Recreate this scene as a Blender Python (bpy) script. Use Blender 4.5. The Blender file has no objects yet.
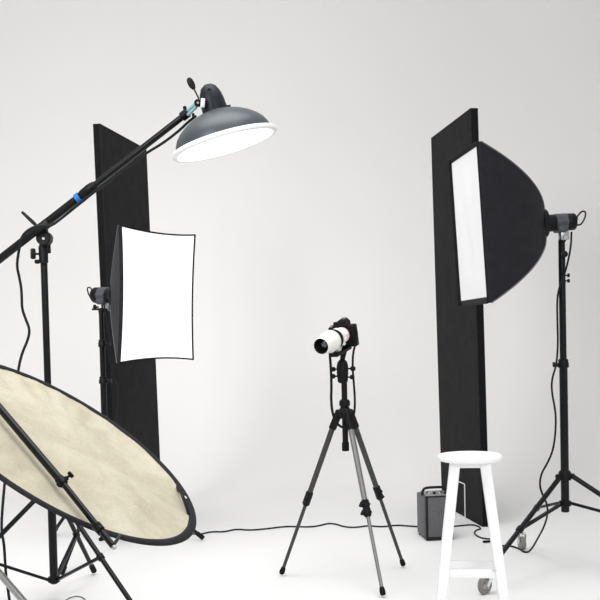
import bpy, bmesh, math, random
from mathutils import Vector as V, Matrix
from mathutils.noise import noise as pnoise
random.seed(7)
sc = bpy.context.scene
COL = sc.collection
PI = math.pi

# ------------------------------------------------------------------ camera
H = 1.2                                   # eye height of the lens, metres
FPX = 1000.0                              # focal length in pixels of the 600 px frame
cam_d = bpy.data.cameras.new('camera')
cam = bpy.data.objects.new('render_camera', cam_d)
COL.objects.link(cam)
cam_d.sensor_width = 36.0
cam_d.lens = 36.0 * FPX / 600.0
CY = 376.0                                # row of the optical axis: the photograph is an off-centre crop
cam_d.shift_y = (CY - 300.0) / 600.0
PITCH, ROLL = math.atan(0.035), 0.023
fwd = V((0, math.cos(PITCH), -math.sin(PITCH)))
up0 = V((0, math.sin(PITCH), math.cos(PITCH)))
r0 = V((1, 0, 0))
CR = (r0 * math.cos(ROLL) - up0 * math.sin(ROLL)).normalized()
CU = (up0 * math.cos(ROLL) + r0 * math.sin(ROLL)).normalized()
CAM = V((0, 0, H))
m = Matrix((CR, CU, -fwd)).transposed().to_4x4()
m.translation = CAM
cam.matrix_world = m
cam_d.clip_start = 0.05
sc.camera = cam

# ------------------------------------------------------------------ world, lights, exposure
world = bpy.data.worlds.new('studio_world'); sc.world = world
world.use_nodes = True
bg = world.node_tree.nodes['Background']
bg.inputs['Color'].default_value = (0.992, 0.993, 1.0, 1)
bg.inputs['Strength'].default_value = 0.63

def area(name, loc, target, size, power, color=(1, 1, 1)):
    d = bpy.data.lights.new(name, 'AREA'); d.shape = 'RECTANGLE'
    d.size, d.size_y = size; d.energy = power; d.color = color
    o = bpy.data.objects.new(name, d); COL.objects.link(o)
    o.location = loc
    o.rotation_euler = (V(target) - V(loc)).to_track_quat('-Z', 'Y').to_euler()
    return o
top_ = area('added_fill_overhead', (-0.6, 3.9, 4.9), (-0.5, 4.6, 0), (4.0, 3.0), 84, (1, 0.995, 0.985)); top_.data.spread = math.radians(125)  # unseen fill added overhead, narrowed to brighten the floor more than the walls
key = area('added_fill_left', (-3.0, 1.0, 3.4), (-1.4, 9.0, 2.0), (2.0, 2.0), 44, (1, 0.99, 0.975)); key.data.spread = math.radians(75)  # unseen fill added to brighten the left of the back wall
fr_ = area('added_fill_front', (1.8, -1.2, 3.2), (-0.3, 5.0, 0.2), (2.5, 2.0), 26, (0.98, 0.99, 1.0)); fr_.data.spread = math.radians(90)  # added fill out of view, turned leftwards so the right wall stays darker
vs = sc.view_settings
vs.view_transform = 'Standard'; vs.look = 'None'; vs.gamma = 1.0
vs.use_curve_mapping = False
vs.exposure = 0.0

# ------------------------------------------------------------------ measuring helpers
def ray(px, py):
    return (fwd * FPX + CR * (px - 300.0) + CU * (CY - py)).normalized()
def at(px, py, Y):
    d = ray(px, py); return CAM + d * (Y / d.y)
def ground(px, py, z=0.0):
    d = ray(px, py); return CAM + d * ((z - H) / d.z)
def onplane(px, py, c, n):
    d = ray(px, py); return CAM + d * ((c - CAM).dot(n) / d.dot(n))
def rayframe(c):
    t = (CAM - c).normalized()
    r = (CR - t * CR.dot(t)).normalized()
    return r, t.cross(r), t

# ------------------------------------------------------------------ materials
def mat(name, col, rough=0.5, metal=0.0, var=0.06, scale=30.0, bump=0.0, bscale=60.0, spec=0.5, emit=None, estr=0.0, coat=0.0, trans=0.0):
    m = bpy.data.materials.new(name); m.use_nodes = True
    nt = m.node_tree; b = nt.nodes['Principled BSDF']
    b.inputs['Roughness'].default_value = rough
    b.inputs['Metallic'].default_value = metal
    b.inputs['Specular IOR Level'].default_value = spec
    b.inputs['Coat Weight'].default_value = coat
    tc = nt.nodes.new('ShaderNodeTexCoord')
    nz = nt.nodes.new('ShaderNodeTexNoise'); nz.inputs['Scale'].default_value = scale
    nz.inputs['Detail'].default_value = 4.0
    nt.links.new(tc.outputs['Object'], nz.inputs['Vector'])
    cr = nt.nodes.new('ShaderNodeValToRGB')
    a = [max(0, c * (1 - var)) for c in col]; c2 = [min(1, c * (1 + var)) for c in col]
    cr.color_ramp.elements[0].position = 0.3; cr.color_ramp.elements[1].position = 0.7
    cr.color_ramp.elements[0].color = (*a, 1); cr.color_ramp.elements[1].color = (*c2, 1)
    nt.links.new(nz.outputs['Fac'], cr.inputs['Fac'])
    nt.links.new(cr.outputs['Color'], b.inputs['Base Color'])
    if bump > 0:
        n2 = nt.nodes.new('ShaderNodeTexNoise'); n2.inputs['Scale'].default_value = bscale
        n2.inputs['Detail'].default_value = 6.0
        nt.links.new(tc.outputs['Object'], n2.inputs['Vector'])
        bp = nt.nodes.new('ShaderNodeBump'); bp.inputs['Strength'].default_value = bump
        bp.inputs['Distance'].default_value = 0.01
        nt.links.new(n2.outputs['Fac'], bp.inputs['Height'])
        nt.links.new(bp.outputs['Normal'], b.inputs['Normal'])
    if emit:
        b.inputs['Emission Color'].default_value = (*emit, 1)
        b.inputs['Emission Strength'].default_value = estr
    m['b'] = 1
    return m

M = dict(
    floor=mat('cove_floor_paint', (0.85, 0.849, 0.847), 0.6, var=0.008, scale=1.3, spec=0.2),
    wall=mat('cove_wall_paint', (0.856, 0.849, 0.839), 0.6, var=0.008, scale=0.7, spec=0.2),
    panel=mat('black_foam_board', (0.015, 0.015, 0.016), 0.8, var=0.22, scale=9, bump=0.2, bscale=120, spec=0.12),
    paneledge=mat('black_foam_board_edge', (0.007, 0.007, 0.008), 0.85, var=0.2, scale=20, bump=0.3, bscale=200, spec=0.1),
    blackmetal=mat('black_powder_coat', (0.0045, 0.005, 0.006), 0.27, var=0.15, scale=40, spec=0.22),
    blackplastic=mat('black_plastic', (0.005, 0.005, 0.006), 0.42, var=0.15, scale=50, spec=0.18),
    rubber=mat('black_rubber', (0.008, 0.008, 0.009), 0.7, var=0.15, scale=60, spec=0.12),
    cable=mat('black_cable', (0.009, 0.011, 0.012), 0.5, var=0.1, scale=60, spec=0.15),
    boxfabric=mat('black_softbox_fabric', (0.013, 0.013, 0.017), 0.6, var=0.15, scale=25, bump=0.3, bscale=90, spec=0.18),
    boxinner=mat('softbox_piping', (0.10, 0.105, 0.115), 0.5, var=0.15, scale=60),
    greyshell=mat('blue_grey_lacquered_metal', (0.062, 0.074, 0.082), 0.4, metal=0.25, var=0.05, scale=12, spec=0.5),
    darkshell=mat('dark_blue_grey_plastic', (0.010, 0.013, 0.018), 0.42, var=0.1, scale=30, spec=0.22),
    greyplastic=mat('mid_grey_plastic', (0.06, 0.064, 0.075), 0.5, var=0.1, scale=40, spec=0.3),
    whiteplastic=mat('white_plastic', (0.83, 0.83, 0.83), 0.4, var=0.02, scale=30),
    chrome=mat('chrome', (0.72, 0.74, 0.74), 0.2, metal=1.0, var=0.04, scale=40),
    steel=mat('brushed_steel', (0.42, 0.43, 0.44), 0.38, metal=0.9, var=0.08, scale=80),
    teal=mat('pale_teal_metal', (0.33, 0.60, 0.60), 0.35, metal=0.35, var=0.08, scale=60),
    blue=mat('blue_tape', (0.004, 0.15, 0.47), 0.5, var=0.06, scale=60),
    tripod=mat('grey_carbon_tube', (0.045, 0.045, 0.045), 0.42, var=0.18, scale=90, spec=0.3),
    tripodpale=mat('pale_anodised_tube', (0.22, 0.22, 0.22), 0.35, metal=0.6, var=0.1, scale=90),
    stool=mat('white_stool_paint', (0.93, 0.93, 0.935), 0.42, var=0.01, scale=9, bump=0.08, bscale=40, spec=0.4),
    lenswhite=mat('off_white_lens_enamel', (0.83, 0.82, 0.79), 0.4, var=0.02, scale=60),
    red=mat('red_ring', (0.55, 0.02, 0.015), 0.4),
    glass=mat('dark_coated_glass', (0.012, 0.013, 0.018), 0.06, spec=0.9, coat=1.0),
    battery=mat('dark_grey_case', (0.088, 0.088, 0.095), 0.55, var=0.12, scale=60, bump=0.2, bscale=180),
    batteryedge=mat('black_case_edge', (0.010, 0.010, 0.012), 0.5, var=0.1, scale=60, spec=0.2),
    panelgrey=mat('silver_control_plate', (0.30, 0.30, 0.31), 0.45, metal=0.4, var=0.1, scale=80),
    whitewire=mat('white_coated_wire', (0.86, 0.86, 0.86), 0.4, var=0.02),
    tyre=mat('warm_grey_caster_rubber', (0.21, 0.20, 0.18), 0.6, var=0.12, scale=60),
    label=mat('white_label', (0.8, 0.8, 0.8), 0.5, var=0.02),
)
M['glow'] = mat('lit_softbox_diffuser', (0.88, 0.88, 0.89), 0.8, var=0.01, emit=(1.0, 0.995, 0.99), estr=0.62)
M['glowdim'] = mat('dimly_lit_diffuser', (0.84, 0.84, 0.85), 0.8, var=0.02, scale=4, bump=0.3, bscale=5, emit=(1.0, 1.0, 1.0), estr=0.07)
M['dishglow'] = mat('lit_dish_diffuser', (0.9, 0.9, 0.9), 0.8, var=0.01, emit=(1.0, 0.995, 0.985), estr=1.3)

def reflector_cloth():
    m = bpy.data.materials.new('cream_reflector_cloth'); m.use_nodes = True
    nt = m.node_tree; b = nt.nodes['Principled BSDF']
    b.inputs['Roughness'].default_value = 0.6
    b.inputs['Specular IOR Level'].default_value = 0.4
    tc = nt.nodes.new('ShaderNodeTexCoord')
    n1 = nt.nodes.new('ShaderNodeTexNoise'); n1.inputs['Scale'].default_value = 7; n1.inputs['Detail'].default_value = 8
    n1.inputs['Roughness'].default_value = 0.65
    cr = nt.nodes.new('ShaderNodeValToRGB')
    e = cr.color_ramp.elements
    e[0].position, e[0].color = 0.30, (0.53, 0.48, 0.35, 1)
    e[1].position, e[1].color = 0.66, (0.72, 0.675, 0.54, 1)
    e3 = e.new(0.50); e3.color = (0.64, 0.59, 0.45, 1)
    n2 = nt.nodes.new('ShaderNodeTexNoise'); n2.inputs['Scale'].default_value = 130; n2.inputs['Detail'].default_value = 3
    mx = nt.nodes.new('ShaderNodeMixRGB'); mx.blend_type = 'MULTIPLY'; mx.inputs['Fac'].default_value = 0.25
    bp = nt.nodes.new('ShaderNodeBump'); bp.inputs['Strength'].default_value = 0.35; bp.inputs['Distance'].default_value = 0.01
    L = nt.links.new
    L(tc.outputs['Object'], n1.inputs['Vector']); L(tc.outputs['Object'], n2.inputs['Vector'])
    L(n1.outputs['Fac'], cr.inputs['Fac']); L(cr.outputs['Color'], mx.inputs['Color1']); L(n2.outputs['Fac'], mx.inputs['Color2'])
    L(mx.outputs['Color'], b.inputs['Base Color'])
    L(n1.outputs['Fac'], bp.inputs['Height']); L(bp.outputs['Normal'], b.inputs['Normal'])
    return m
M['cloth'] = reflector_cloth()

# ------------------------------------------------------------------ mesh helpers
def frame(axis, up=None):
    z = V(axis).normalized()
    u = V(up) if up is not None else (V((0, 0, 1)) if abs(z.z) < 0.95 else V((0, 1, 0)))
    x = u.cross(z).normalized()
    return x, z.cross(x), z

def mframe(o, x, y, z):
    mm = Matrix((V(x), V(y), V(z))).transposed().to_4x4(); mm.translation = V(o); return mm

class MB:
    def __init__(s): s.v = []; s.f = []; s.flat = set()
    def _add(s, vs_, fs, flat=False):
        b = len(s.v); s.v += [V(p) for p in vs_]
        for f in fs:
            if flat: s.flat.add(len(s.f))
            s.f.append([b + i for i in f])
    def lathe(s, prof, o, axis, seg=28, a0=0.0, a1=2 * PI, up=None):
        """prof: (radius, distance along axis); radius 0 closes to a point."""
        x, y, z = frame(axis, up); o = V(o)
        full = abs(a1 - a0 - 2 * PI) < 1e-6
        n = seg if full else seg + 1
        rings = []; vs_ = []; fs = []
        for r, h in prof:
            if r < 1e-6:
                rings.append([len(vs_)]); vs_.append(o + z * h)
            else:
                rings.append(list(range(len(vs_), len(vs_) + n)))
                for i in range(n):
                    a = a0 + (a1 - a0) * i / seg
                    vs_.append(o + z * h + (x * math.cos(a) + y * math.sin(a)) * r)
        for A, B in zip(rings, rings[1:]):
            for i in range(seg):
                j = (i + 1) % n
                if len(A) == 1 and len(B) == 1: continue
                if len(A) == 1: fs.append([A[0], B[j], B[i]])
                elif len(B) == 1: fs.append([A[i], A[j], B[0]])
                else: fs.append([A[i], A[j], B[j], B[i]])
        s._add(vs_, fs); return s
    def cyl(s, p0, p1, r0, r1=None, seg=16, bev=None):
        p0, p1 = V(p0), V(p1); r1 = r0 if r1 is None else r1
        L = (p1 - p0).length; b = min(r0, r1) * 0.18 if bev is None else bev
        b = min(b, L * .45)
        return s.lathe([(0, 0), (r0 - b, 0), (r0, b), (r1, L - b), (r1 - b, L), (0, L)], p0, p1 - p0, seg)
    def tube(s, pts, r, seg=8, smooth=0, flat=None):
        """swept tube through points; flat=(w,t) makes a ribbon section"""
        pts = [V(p) for p in pts]
        for _ in range(smooth):
            q = [pts[0]]
            for a, b in zip(pts, pts[1:]):
                q += [a * .75 + b * .25, a * .25 + b * .75]
            pts = q + [pts[-1]]
        n = len(pts); vs_ = []; fs = []
        t = (pts[1] - pts[0]).normalized(); x, y, _ = frame(t)
        for i, p in enumerate(pts):
            t2 = (pts[min(i + 1, n - 1)] - pts[max(i - 1, 0)]).normalized()
            x = (x - t2 * x.dot(t2)).normalized(); y = t2.cross(x)
            for k in range(seg):
                a = 2 * PI * k / seg + (PI / 4 if seg == 4 else 0)
                if flat: vs_.append(p + x * math.cos(a) * flat[0] + y * math.sin(a) * flat[1])
                else:
                    rr = r[i] if isinstance(r, (list, tuple)) else r
                    vs_.append(p + x * math.cos(a) * rr + y * math.sin(a) * rr)
        for i in range(n - 1):
            for k in range(seg):
                k2 = (k + 1) % seg
                fs.append([i * seg + k, i * seg + k2, (i + 1) * seg + k2, (i + 1) * seg + k])
        fs.append(list(range(seg))[::-1]); fs.append([(n - 1) * seg + k for k in range(seg)])
        s._add(vs_, fs); return s
    def ring(s, c, axis, R, r, seg=48, s2=10, a0=0, a1=2 * PI, up=None):
        x, y, z = frame(axis, up); c = V(c)
        if abs(a1 - a0 - 2 * PI) > 1e-6:
            return s.tube([c + (x * math.cos(a0 + (a1 - a0) * i / seg) + y * math.sin(a0 + (a1 - a0) * i / seg)) * R for i in range(seg + 1)], r, s2)
        prof = [(R + r * math.cos(2 * PI * k / s2), r * math.sin(2 * PI * k / s2)) for k in range(s2 + 1)]
        return s.lathe(prof, c, axis, seg)
    def box(s, mn, mx, T=None, bev=0.0, seg=2):
        bm = bmesh.new()
        bmesh.ops.create_cube(bm, size=1.0)
        mn, mx = V(mn), V(mx)
        for v in bm.verts:
            v.co = V([(mn[i] + mx[i]) / 2 + v.co[i] * (mx[i] - mn[i]) for i in range(3)])
        if bev > 0: bmesh.ops.bevel(bm, geom=bm.edges[:], offset=bev, segments=seg, affect='EDGES', profile=0.5)
        if T is not None: bm.transform(T)
        bm.verts.index_update()
        s._add([v.co.copy() for v in bm.verts], [[v.index for v in f.verts] for f in bm.faces], flat=(bev <= 0))
        bm.free(); return s
    def beam(s, p0, p1, w, t, bev=0.002, up=None, w1=None, t1=None):
        """rectangular bar from p0 to p1, may taper"""
        x, y, z = frame(V(p1) - V(p0), up); L = (V(p1) - V(p0)).length
        w1 = w if w1 is None else w1; t1 = t if t1 is None else t1
        bm = bmesh.new(); bmesh.ops.create_cube(bm, size=1.0)
        for v in bm.verts:
            k = v.co.z > 0
            v.co = V((v.co.x * (w1 if k else w), v.co.y * (t1 if k else t), (v.co.z + .5) * L))
        if bev > 0: bmesh.ops.bevel(bm, geom=bm.edges[:], offset=bev, segments=2, affect='EDGES', profile=0.5)
        bm.transform(mframe(p0, x, y, z)); bm.verts.index_update()
        s._add([v.co.copy() for v in bm.verts], [[v.index for v in f.verts] for f in bm.faces]); bm.free(); return s
    def grid(s, fn, nu, nv, close=False):
        vs_ = [fn(i / nu, j / nv) for j in range(nv + 1) for i in range(nu + 1)]
        fs = [[j * (nu + 1) + i, j * (nu + 1) + i + 1, (j + 1) * (nu + 1) + i + 1, (j + 1) * (nu + 1) + i] for j in range(nv) for i in range(nu)]
        s._add(vs_, fs); return s
    def sheet(s, fn, nrm, th, nu, nv):
        """grid with thickness th along nrm, edges closed"""
        a = [V(fn(i / nu, j / nv)) for j in range(nv + 1) for i in range(nu + 1)]
        n = V(nrm) * th; b = len(a); W = nu + 1
        fs = []
        for j in range(nv):
            for i in range(nu):
                q = [j * W + i, j * W + i + 1, (j + 1) * W + i + 1, (j + 1) * W + i]
                fs.append(q); fs.append([k + b for k in reversed(q)])
        edge = [i for i in range(nu)] + [j * W + nu for j in range(nv)] + [nv * W + nu - i for i in range(nu)] + [(nv - j) * W for j in range(nv)]
        for k in range(len(edge)):
            p, q = edge[k], edge[(k + 1) % len(edge)]
            fs.append([q, p, p + b, q + b])
        s._add(a + [p + n for p in a], fs); return s
    def build(s, name, m_, parent=None, smooth=True, origin=None):
        me = bpy.data.meshes.new(name)
        root = parent
        off = V((0, 0, 0))
        if parent is not None:
            while root.parent is not None: root = root.parent
            off = V(root.location)
        elif origin is not None: off = V(origin)
        me.from_pydata([tuple(p - off) for p in s.v], [], s.f)
        bm = bmesh.new(); bm.from_mesh(me); bmesh.ops.recalc_face_normals(bm, faces=bm.faces[:]); bm.to_mesh(me); bm.free()
        me.materials.append(M[m_])
        if smooth:
            me.polygons.foreach_set('use_smooth', [i not in s.flat for i in range(len(me.polygons))])
            me.set_sharp_from_angle(angle=math.radians(42))
        me.update()
        o = bpy.data.objects.new(name, me); COL.objects.link(o)
        if parent is not None: o.parent = parent
        elif origin is not None: o.location = V(origin)
        return o

def tag(o, label=None, cat=None, group=None, kind=None):
    if label: o['label'] = label
    if cat: o['category'] = cat
    if group: o['group'] = group
    if kind: o['kind'] = kind
    return o
def thing(name, loc, label, cat, group=None):
    o = bpy.data.objects.new(name, None); COL.objects.link(o); o.location = V(loc)
    o.empty_display_size = 0.1
    return tag(o, label, cat, group)

# ------------------------------------------------------------------ the setting: white infinity cove
XL, XR, YB, CRAD, RC, YF = -5.2, 4.15, 9.6, 2.6, 1.7, -4.0
def plan():
    """outline of the cove in plan: (point, inward normal)"""
    P = []
    P.append((V((XL, YF, 0)), V((1, 0, 0)))); P.append((V((XL, YB - CRAD, 0)), V((1, 0, 0))))
    for i in range(1, 17):
        a = PI - (PI / 2) * i / 16
        c = V((XL + CRAD, YB - CRAD, 0)); d = V((math.cos(a), math.sin(a), 0)); P.append((c + d * CRAD, -d))
    P.append((V((0, YB, 0)), V((0, -1, 0))))
    for i in range(0, 17):
        a = PI / 2 - (PI / 2) * i / 16
        c = V((XR - CRAD, YB - CRAD, 0)); d = V((math.cos(a), math.sin(a), 0)); P.append((c + d * CRAD, -d))
    P.append((V((XR, YF, 0)), V((-1, 0, 0))))
    return P
PL = plan()
prof = [(RC * (1 - math.sin(a)), RC * (1 - math.cos(a))) for a in [PI / 2 * i / 20 for i in range(21)]] + [(0.0, 2.6), (0, 5.2)]
b = MB()
W = len(prof); vv = []; ff = []
for p, n in PL:
    for inn, z in prof: vv.append(p + n * inn + V((0, 0, z)))
for i in range(len(PL) - 1):
    for j in range(W - 1):
        ff.append([i * W + j, (i + 1) * W + j, (i + 1) * W + j + 1, i * W + j + 1])
b._add(vv, ff)
wall = b.build('wall_back', 'wall'); tag(wall, 'seamless white studio wall curving down into the floor', kind='structure')
b = MB()
inner = [p + n * RC for p, n in PL]
b._add(inner + [p + V((0, 0, -0.1)) for p in inner], [list(range(len(inner)))] + [list(range(2 * len(inner) - 1, len(inner) - 1, -1))])
fl = b.build('floor', 'floor', smooth=False); tag(fl, 'glossy white painted studio floor', kind='structure')

# ------------------------------------------------------------------ black panels
def black_panel(near_top, near_bot, far_px_top, th_dir, th, label, lean=0.0):
    """near_top/bot: pixel of the near vertical edge; the far edge from its top pixel."""
    g = ground(*near_bot)
    Y = g.y
    top = at(near_top[0], near_top[1], Y)
    hgt = top.z
    # far top corner at the same height
    d = ray(*far_px_top); k = (hgt - H) / d.z; far = CAM + d * k
    topn = V((top.x, top.y, hgt)); e = (far - topn); e.z = 0
    farb = g + e
    n = V((-e.y, e.x, 0)).normalized()
    if n.x * th_dir < 0: n = -n
    root = thing('black_panel', (g + farb) / 2, label, 'panel', 'tall black boards standing on the studio floor')
    b = MB()
    q = [g, farb, far, topn]
    core = [p + n * 0.004 for p in q] + [p + n * (th - .004) for p in q]
    b._add(core, [[0, 1, 2, 3], [7, 6, 5, 4], [0, 4, 5, 1], [1, 5, 6, 2], [2, 6, 7, 3], [3, 7, 4, 0]], flat=True)
    b.build('foam_core', 'paneledge', root)
    ins = lambda p, c: p
    for a0, a1 in ((0.0, 0.004), (th - 0.004, th)):
        b = MB(); c = [p + n * a0 for p in q] + [p + n * a1 for p in q]
        b._add(c, [[0, 1, 2, 3], [7, 6, 5, 4], [0, 4, 5, 1], [1, 5, 6, 2], [2, 6, 7, 3], [3, 7, 4, 0]], flat=True)
        b.build('face_sheet', 'panel', root)
    pass
    return g, farb, hgt
PR = black_panel((470.5, 108), (482.5, 527), (431, 138), +1, 0.048, 'black board standing behind the white stool and the right softbox')
PLf = black_panel((100, 123.5), (118.5, 531), (146.5, 149), -1, 0.048, 'black board standing behind the boom arm and the left softbox')

# ------------------------------------------------------------------ light stands
def knob(parent, c, d, r=0.014, L=0.03, mat_='blackplastic', name='knob'):
    d = V(d).normalized(); b = MB()
    b.cyl(c, V(c) + d * L * .5, r * .35, seg=8)
    b.lathe([(0, 0), (r * .8, 0), (r, L * .12), (r, L * .45), (r * .7, L * .55), (0, L * .55)], V(c) + d * L * .45, d, 10)
    return b.build(name, mat_, parent)
def tknob(parent, c, d, L=0.035, w=0.04, name='knob'):
    """T-shaped wing screw"""
    d = V(d).normalized(); b = MB()
    b.cyl(c, V(c) + d * L * .7, 0.005, seg=8)
    b.beam(V(c) + d * L * .75 + V((0, 0, -w / 2)), V(c) + d * L * .75 + V((0, 0, w / 2)), 0.022, 0.024, 0.007, up=d)
    return b.build(name, 'blackplastic', parent)

def light_stand(c, top, sections, collar_h, hub_h, feet, label, leg_r=0.0115, mat_='blackmetal', brace_t=0.62, casters=False, name='light_stand', base_z=None, side=V((1, 0, 0)), group='black stands holding lights', leg_mat=None):
    """c: base point; sections: [(z0,z1,r)]; feet: world end points of the legs"""
    leg_mat = leg_mat or mat_
    c = V((c.x, c.y, 0)); root = thing(name, c, label, 'stand', group)
    for z0, z1, r in sections:
        MB().cyl(c + V((0, 0, z0)), c + V((0, 0, z1)), r, seg=20).build('pole_section', mat_, root)
    for (z0, z1, r) in sections[:-1]:
        b = MB(); b.lathe([(r + .001, -.03), (r + .007, -.026), (r + .007, -.006), (r + .004, 0.0), (r + .004, .012), (r * .8, .018)], c + V((0, 0, z1)), (0, 0, 1), 18)
        b.box((-.012, -.009, -.024), (.016, .009, -.004), Matrix.Translation(c + side * (r + .008) + V((0, 0, z1))), .003)
        col = b.build('clamp_collar', 'blackplastic', root)
        knob(col, c + side * (r + .014) + V((0, 0, z1 - .012)), side, .014, .018)
    r0_ = sections[0][2]
    b = MB(); b.lathe([(r0_ + .001, -.028), (r0_ + .011, -.024), (r0_ + .011, .012), (r0_ + .005, .022), (r0_ + .001, .024)], c + V((0, 0, collar_h)), (0, 0, 1), 20)
    up = b.build('leg_collar', 'blackplastic', root)
    tk = V((-.8, -.6, 0)).normalized(); tknob(up, c + tk * (r0_ + .01) + V((0, 0, collar_h - .004)), tk, .03, .028)
    b = MB(); b.lathe([(r0_ + .001, -.016), (r0_ + .009, -.013), (r0_ + .009, .010), (r0_ + .001, .014)], c + V((0, 0, hub_h)), (0, 0, 1), 20)
    b.build('brace_collar', 'blackplastic', root)
    for f in feet:
        f = V(f); d = V((f.x - c.x, f.y - c.y, 0)).normalized()
        s0 = c + d * (r0_ + .018) + V((0, 0, collar_h - .006))
        side_d = d.cross(V((0, 0, 1)))
        b = MB(); b.box((-.014, -.012, -.014), (.014, .012, .012), mframe(c + d * (r0_ + .013) + V((0, 0, collar_h - .004)), d, side_d, (0, 0, 1)), .003)
        b.cyl(s0 - side_d * .017, s0 + side_d * .017, .006, seg=10)
        b.build('leg_bracket', 'blackplastic', root)
        end = f
        lg = MB().cyl(s0, end, leg_r, seg=14).build('leg', leg_mat, root)
        dd = (end - s0).normalized()
        if not casters:
            MB().cyl(end - dd * .05, end + dd * 0.004, leg_r + .0035, seg=14, bev=.004).build('foot_cap', 'rubber', lg)
        p1 = s0.lerp(end, brace_t); p0 = c + d * (r0_ + .008) + V((0, 0, hub_h))
        if abs(p1.z - p0.z) > 5:
            continue
        bb = MB(); bb.beam(p0, p1, .018, .014, .002, up=side_d.cross((p1 - p0).normalized()))
        bb.cyl(p0 - side_d * .014, p0 + side_d * .014, .0055, seg=10)
        br = bb.build('brace', mat_, root)
        bb = MB(); 
        bb.lathe([(leg_r + .001, -.015), (leg_r + .005, -.012), (leg_r + .005, .012), (leg_r + .001, .015)], p1, dd, 14)
        bb.cyl(p1 - side_d * .018, p1 + side_d * .018, .005, seg=8)
        bb.build('pivot', 'blackplastic', br)
    return root

# --- boom stand (left) ---
BC = V((-1.156 - 0.0, 4.70, 0))
bcol = 0.54
bfeet = []
for ang, rr in ((85, .645), (215, .66), (-45, .66)):
    a = math.radians(ang); bfeet.append(BC + V((math.cos(a) * rr, math.sin(a) * rr, .018)))
hub = at(54, 579, 4.7)
BC.x = hub.x
bfeet[0] = ground(94, 571, .018)
jz = at(42, 247, 4.7).z
boom_stand = light_stand(BC, jz, [(hub.z - .022, .98, .0195), (.98, jz - .02, .0160)], at(52, 489, 4.7).z, hub.z,
    bfeet, 'tall black stand carrying the long boom arm, behind the round reflector', brace_t=.53, name='boom_stand')

# --- left softbox stand ---
SC = V((-1.178, 5.98, 0))
sfeet = [ground(203, 538, .015), ground(53, 533, .015), ground(62, 573, .012)]
stop_ = at(102, 308, 5.98).z
ls_left = light_stand(SC, stop_, [(.10, 1.0, .0185), (1.0, 1.22, .0165), (1.22, stop_, .0145)], .50, .17, sfeet,
    'black stand in front of the left black board holding the bright left softbox', leg_r=.011, brace_t=.6)

# --- right softbox stand on casters ---
RCX = V((1.318, 5.0, 0))
c1 = ground(485, 594); c2 = ground(522, 550); c3 = V((3 * RCX.x - c1.x - c2.x, 3 * RCX.y - c1.y - c2.y, 0))
CH = .125
OFF = [V((.032, .006, 0)), V((.004, .012, 0)), V((-.02, .01, 0))]      # swivel stems stand off from the wheels
rfeet = [c + o_ + V((0, 0, CH)) for c, o_ in zip((c1, c2, c3), OFF)]
ptop = at(561, 256, 5.0).z
rs = light_stand(RCX, ptop, [(at(565, 512, 5.0).z, at(561, 362, 5.).z, .0205), (at(561, 362, 5.).z, ptop, .0170)],
    at(564, 475, 5.).z, at(564, 503, 5.).z, rfeet, 'black stand on wheels at the right edge holding the right softbox', leg_r=.0125, brace_t=.60, casters=True, side=V((-1, 0, 0)))
for zz_ in (at(561, 275.5, 5.).z, at(561, 281, 5.).z):
    knob(rs, RCX + V((.015, -.002, zz_)), (1, -.1, 0), .010, .022)
def caster(c, heading, parent, off, R=.044):
    c = V((c.x, c.y, 0)); d = V((math.cos(heading), math.sin(heading), 0)); a = d.cross(V((0, 0, 1)))
    ctr = c + V((0, 0, R))
    b = MB(); b.cyl(c + off + V((0, 0, R + .055)), c + off + V((0, 0, CH + .02)), .008, seg=12)
    b.lathe([(0, 0), (.02, 0), (.022, .006), (.016, .014), (0, .014)], c + off + V((0, 0, R + .047)), (0, 0, 1), 16)
    cs = b.build('caster', 'chrome', parent)
    b = MB(); b.lathe([(R * .55, -.011), (R * .86, -.013), (R, -.008), (R, .008), (R * .86, .013), (R * .55, .011)], ctr, a, 30)
    b.build('tyre', 'tyre', cs)
    b = MB(); b.lathe([(0, -.012), (R * .2, -.012), (R * .25, -.008), (R * .52, -.006), (R * .58, -.011), (R * .58, .011), (R * .52, .006), (R * .25, .008), (R * .2, .012), (0, .012)], ctr, a, 24)
    b.build('wheel_hub', 'steel', cs)
    b = MB()
    for sgn in (-1, 1):
        p = ctr + a * sgn * .019
        b.beam(p - d * .002 + V((0, 0, -.006)), p + off * .8 + V((0, 0, .052)), .016, .003, .001, up=a, w1=.034)
    b.cyl(ctr - a * .023, ctr + a * .023, .005, seg=10)
    b.box((-.018, -.02, -.002), (.018, .02, .002), mframe(ctr + off * .85 + V((0, 0, .052)), d, a, (0, 0, 1)), .001)
    b.build('fork', 'chrome', cs)
caster(c1, math.radians(42), rs, OFF[0]); caster(c2, math.radians(100), rs, OFF[1], .038); caster(c3, 0.4, rs, OFF[2])

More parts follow.
